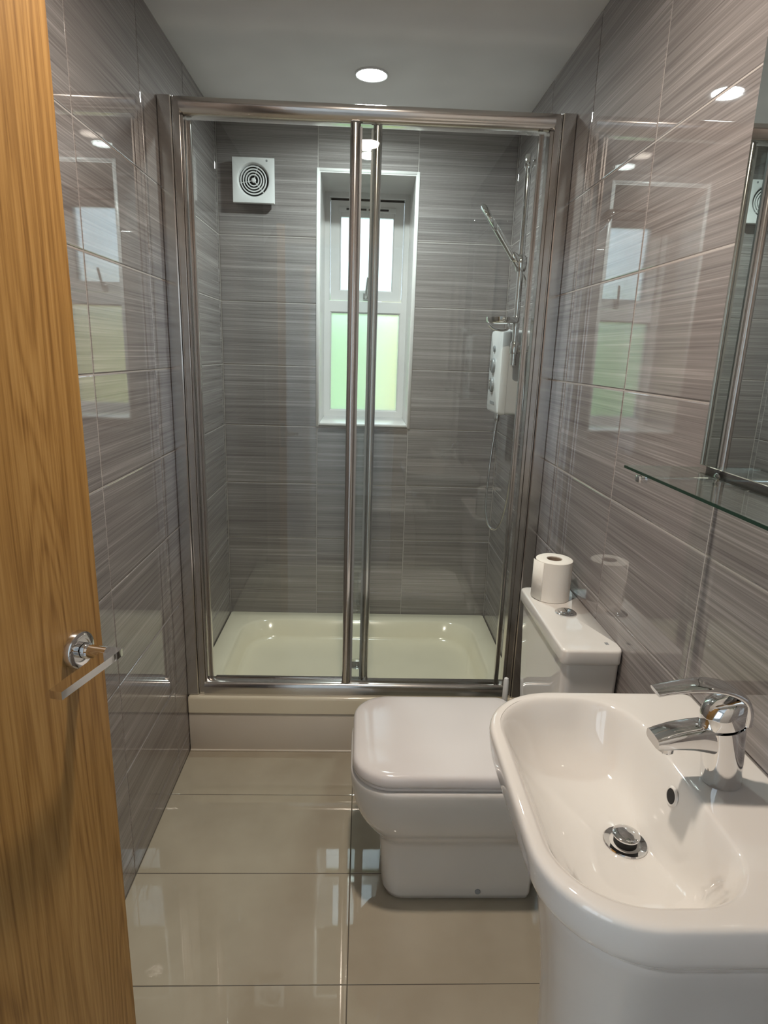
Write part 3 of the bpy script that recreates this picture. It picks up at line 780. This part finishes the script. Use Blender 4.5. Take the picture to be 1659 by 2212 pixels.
# ------------------------------------------------------------------ wash basin and pedestal
BYC, BZ = -1.250, 0.845
bas = thing('wash_basin', 'white ceramic wash basin under the mirror in the right foreground', 'basin', (1.0, BYC, 0.69))
def bo(i, z, r=0.125, x0=0.815, h=0.240): return rrect(x0 + i, W - 0.002, BYC - h + i, BYC + h - i, r, 0.012, z, 12, 9)
def bi(x0, x1, h, r, z, r1=None, dy=0.0): return rrect(x0, x1, BYC + 0.003 - h + dy, BYC + 0.003 + h + dy, r, r1 or r, z, 12, 9)
rings = [rrect(0.95, W - 0.002, BYC - 0.12, BYC + 0.12, 0.08, 0.012, 0.7165, 12, 9), bo(0.060, 0.7185), bo(0.036, 0.742), bo(0.020, 0.770), bo(0.013, 0.780), bo(0.007, 0.786), bo(0.003, 0.806), bo(0.0, 0.830), bo(0.0005, 0.838), bo(0.003, 0.8428), bo(0.007, 0.8448), bo(0.014, BZ),
         bi(0.832, 1.076, 0.216, 0.100, BZ, .090), bi(0.835, 1.073, 0.213, 0.099, BZ - 0.0010, .090), bi(0.840, 1.069, 0.208, 0.098, BZ - 0.006, .088), bi(0.850, 1.063, 0.199, 0.094, BZ - 0.026, .084), bi(0.866, 1.056, 0.186, 0.086, BZ - 0.055, .078),
         bi(0.888, 1.048, 0.165, 0.074, BZ - 0.082, .07), bi(0.915, 1.040, 0.130, 0.060, BZ - 0.099, .06), bi(0.950, 1.030, 0.080, 0.04, BZ - 0.107, .038), bi(0.970, 1.030, 0.031, 0.0295, BZ - 0.110, .0295)]
loft('bowl', rings, M_CERAMIC, bas, cap1=True, subsurf=1)
oh = lathe('overflow_ring', [(0.0105, -0.002), (0.0110, 0.0012), (0.0128, 0.0012), (0.0150, -0.001)], (1.0600, -1.243, 0.812), M_CERAMIC, bas, (-1, 0, 0.18), 28)
lathe('overflow_hole', [(0.0108, 0.0), (0.0, 0.0001)], (1.0595, -1.243, 0.8122), M_BLACK, oh, (-1, 0, 0.18), 24)
dc = (1.000, BYC + 0.003, BZ - 0.110)
wr_ = lathe('waste_ring', [(0.0315, -0.002), (0.0315, 0.0015), (0.030, 0.0028), (0.0225, 0.0012), (0.021, -0.004)], dc, M_CHROME, bas, n=40)
lathe('plug_stem', [(0.0165, -0.002), (0.0165, 0.013)], dc, M_BLACK, wr_, n=28)
lathe('plug_cap', [(0.018, 0.0122), (0.0195, 0.0135), (0.0195, 0.0155), (0.017, 0.0172), (0.010, 0.0182), (0, 0.0186)], dc, M_CHROME, wr_, n=36)

ped = thing('basin_pedestal', 'white ceramic pedestal under the wash basin', 'pedestal', (1.05, BYC, 0.0))
def pr_(x0, h, r, z): return rrect(x0, W - 0.003, BYC - h, BYC + h, r, 0.02, z, 12, 8)
loft('pedestal_body', [pr_(0.895, .130, .11, 0.0), pr_(0.893, .130, .11, 0.02), pr_(0.908, .118, .105, 0.08), pr_(0.916, .114, .10, 0.2), pr_(0.913, .116, .10, 0.40), pr_(0.902, .124, .105, 0.52), pr_(0.889, .136, .112, 0.61), pr_(0.877, .150, .12, 0.67), pr_(0.870, .160, .125, 0.7155)], M_CERAMIC, ped, subsurf=1)

# tap
TX = 1.123
tap = thing('basin_tap', 'chrome single-lever mixer tap on the basin ledge', 'tap', (TX, BYC, BZ))
def ell(cx, ax, ay, z, lean=0.0): return [Vector((cx + ax * math.cos(2 * math.pi * k / 36), BYC + ay * math.sin(2 * math.pi * k / 36), z + lean * math.cos(2 * math.pi * k / 36))) for k in range(36)]
loft('tap_body', [ell(TX, .0265, .0245, BZ), ell(TX, .0272, .025, BZ + .002), ell(TX - .003, .0280, .0248, BZ + .03, .001), ell(TX - .009, .0300, .0252, BZ + .07, .004), ell(TX - .013, .0312, .0257, BZ + .090, .006)], M_CHROME, tap, sharp=math.radians(60))
# spout: flattened tapering tube
bm = bmesh.new(); rg = []
for t_, xx, zt_, zb_, hw_ in ((0, TX - 0.012, .091, .046, .0200), (1, TX - 0.034, .094, .053, .0212), (2, TX - 0.055, .091, .057, .0212), (3, TX - 0.078, .086, .058, .0208), (4, TX - 0.098, .079, .0575, .0200), (5, TX - 0.108, .0745, .0595, .0190)):
    zc_, hz_ = BZ + (zt_ + zb_) / 2, (zt_ - zb_) / 2
    ring = []
    for k in range(28):
        a = 2 * math.pi * k / 28; c, s = math.cos(a), math.sin(a)
        e = 0.55
        ring.append(Vector((xx, BYC + hw_ * math.copysign(abs(c) ** e, c), zc_ + hz_ * math.copysign(abs(s) ** e, s))))
    rg.append(ring)
bm_loft(bm, rg)
sp = link_bm('spout', bm, M_CHROME, tap, True, 0, math.radians(55))
lathe('aerator', [(0.0125, 0.004), (0.0125, -0.007), (0.011, -0.009), (0.0, -0.008)], (TX - 0.088, BYC, BZ + 0.0575), M_CHROME, sp, (0.12, 0, 1), 24)
# lever: cap over the cartridge that sweeps forward into a long thin handle
loft('cartridge_cap', [ell(TX - .013, .0298, .0242, BZ + .0925, .006), ell(TX - .013, .0310, .0256, BZ + .0945, .006), ell(TX - .0135, .0306, .0252, BZ + .114, .007), ell(TX - .012, .0280, .0237, BZ + .126, .005), ell(TX - .010, .018, .017, BZ + .132, .003)], M_CHROME, tap, sharp=math.radians(60))
bm = bmesh.new(); rg = []
ctrl = catmull([Vector((TX + .0150, 0, BZ + .096)), Vector((TX + .0140, 0, BZ + .116)), Vector((TX + .004, 0, BZ + .136)), Vector((TX - .018, 0, BZ + .147)), Vector((TX - .047, 0, BZ + .151)), Vector((TX - .080, 0, BZ + .148)), Vector((TX - .115, 0, BZ + .141))], 6)
nC = len(ctrl)
for i, p in enumerate(ctrl):
    d = (ctrl[min(i + 1, nC - 1)] - ctrl[max(i - 1, 0)]).normalized(); nrm = Vector((-d.z, 0, d.x))
    f = i / (nC - 1)
    th = 0.0068 * (1 - f) + 0.0032 * f
    wd = 0.0165 + 0.0040 * math.sin(math.pi * min(1, f * 1.1)) - 0.003 * f
    rg.append([Vector((p.x, BYC, p.z)) + nrm * th * math.copysign(abs(math.sin(2 * math.pi * k / 24)) ** .6, math.sin(2 * math.pi * k / 24)) + Vector((0, wd * math.copysign(abs(math.cos(2 * math.pi * k / 24)) ** .6, math.cos(2 * math.pi * k / 24)), 0)) for k in range(24)])
bm_loft(bm, rg)
link_bm('lever', bm, M_CHROME, tap, True, 0, math.radians(55))

# ------------------------------------------------------------------ mirror and glass shelf
MY0, MY1, MZ0, MZ1 = -1.560, -0.952, 1.252, 2.02
mir = thing('wall_mirror', 'frameless rectangular mirror with dark edge above the glass shelf', 'mirror', (W, (MY0 + MY1) / 2, MZ0))
box('mirror_backing', (W - 0.010, MY0, MZ0), (W - 0.0012, MY1, MZ1), M_EDGE, mir)
bm = bmesh.new()                        # glass plate with a narrow polished arris
bm_loft(bm, [[Vector((x, y, z)) for y, z in ((MY0 + i, MZ0 + i), (MY1 - i, MZ0 + i), (MY1 - i, MZ1 - i), (MY0 + i, MZ1 - i))] for x, i in ((W - 0.0101, 0.0005), (W - 0.013, 0.0005), (W - 0.014, 0.0022))], True, False)
bm.verts.ensure_lookup_table(); bm.faces.new(bm.verts[8:12])
link_bm('mirror_plate', bm, M_MIRROR, mir, smooth=False)

SZ = 1.2400
sh = thing('glass_shelf', 'green-tinted glass shelf on chrome brackets below the mirror', 'shelf', (W, -1.25, SZ))
SY0, SY1, SXF = -1.562, -0.935, 1.062
plate = box('glass_plate', (SXF + 0.0012, SY0 + 0.0012, SZ), (W - 0.003, SY1 - 0.0012, SZ + 0.005), M_SHELF, sh)
box('front_edge', (SXF, SY0, SZ + 0.0003), (SXF + 0.0011, SY1, SZ + 0.0048), M_EDGE, plate)
box('end_edge', (SXF + 0.0012, SY1 - 0.0011, SZ + 0.0003), (W - 0.003, SY1, SZ + 0.0048), M_SHELF, plate)
for y in (-1.000, -1.500):
    bm = bmesh.new(); bm_tube(bm, [(W - 0.002, y, SZ - 0.006), (SXF + 0.004, y, SZ - 0.006)], 0.0050, 12)
    bm_lathe(bm, [(0.012, 0), (0.012, 0.006), (0.009, 0.008)], (W - 0.0015, y, SZ - 0.006), (-1, 0, 0), 20)
    bm_box(bm, (SXF - 0.004, y - 0.008, SZ - 0.013), (SXF + 0.012, y + 0.008, SZ - 0.001), 0.002)
    link_bm('bracket', bm, M_CHROME, sh, True, 0, math.radians(40))

# ------------------------------------------------------------------ ceiling downlights
def downlight(x, y, label, power, colr, strength):
    d = thing('ceiling_downlight', label, 'light', (x, y, ZC), group='recessed ceiling downlights')
    lathe('bezel', [(0.055, 0.0005), (0.055, -0.003), (0.052, -0.005), (0.0475, -0.0045), (0.047, -0.001)], (x, y, ZC), M_BEZEL, d, n=40, cap0=False, cap1=False)
    lathe('lens', [(0.0468, -0.0015), (0.040, -0.0045), (0.028, -0.0075), (0.014, -0.009), (0.0, -0.0095)], (x, y, ZC), emitter('lit_lens', colr, strength), d, n=40, cap0=False, cap1=False)
    ld = bpy.data.lights.new('downlight_lamp', 'AREA'); ld.shape = 'DISK'; ld.size = 0.085
    ld.energy = power; ld.color = colr; ld.spread = math.radians(165)
    lo = bpy.data.objects.new('downlight_lamp', ld); COL.objects.link(lo); lo.parent = d; lo.location = (0, 0, -0.011)
downlight(0.605, 0.320, 'round lit downlight in the ceiling above the shower', SHOWER_LIGHT_W, SHOWER_LIGHT_C, 80.0)
downlight(0.600, -0.965, 'round lit downlight in the ceiling between toilet and basin', ROOM_LIGHT_W, ROOM_LIGHT_C, 80.0)
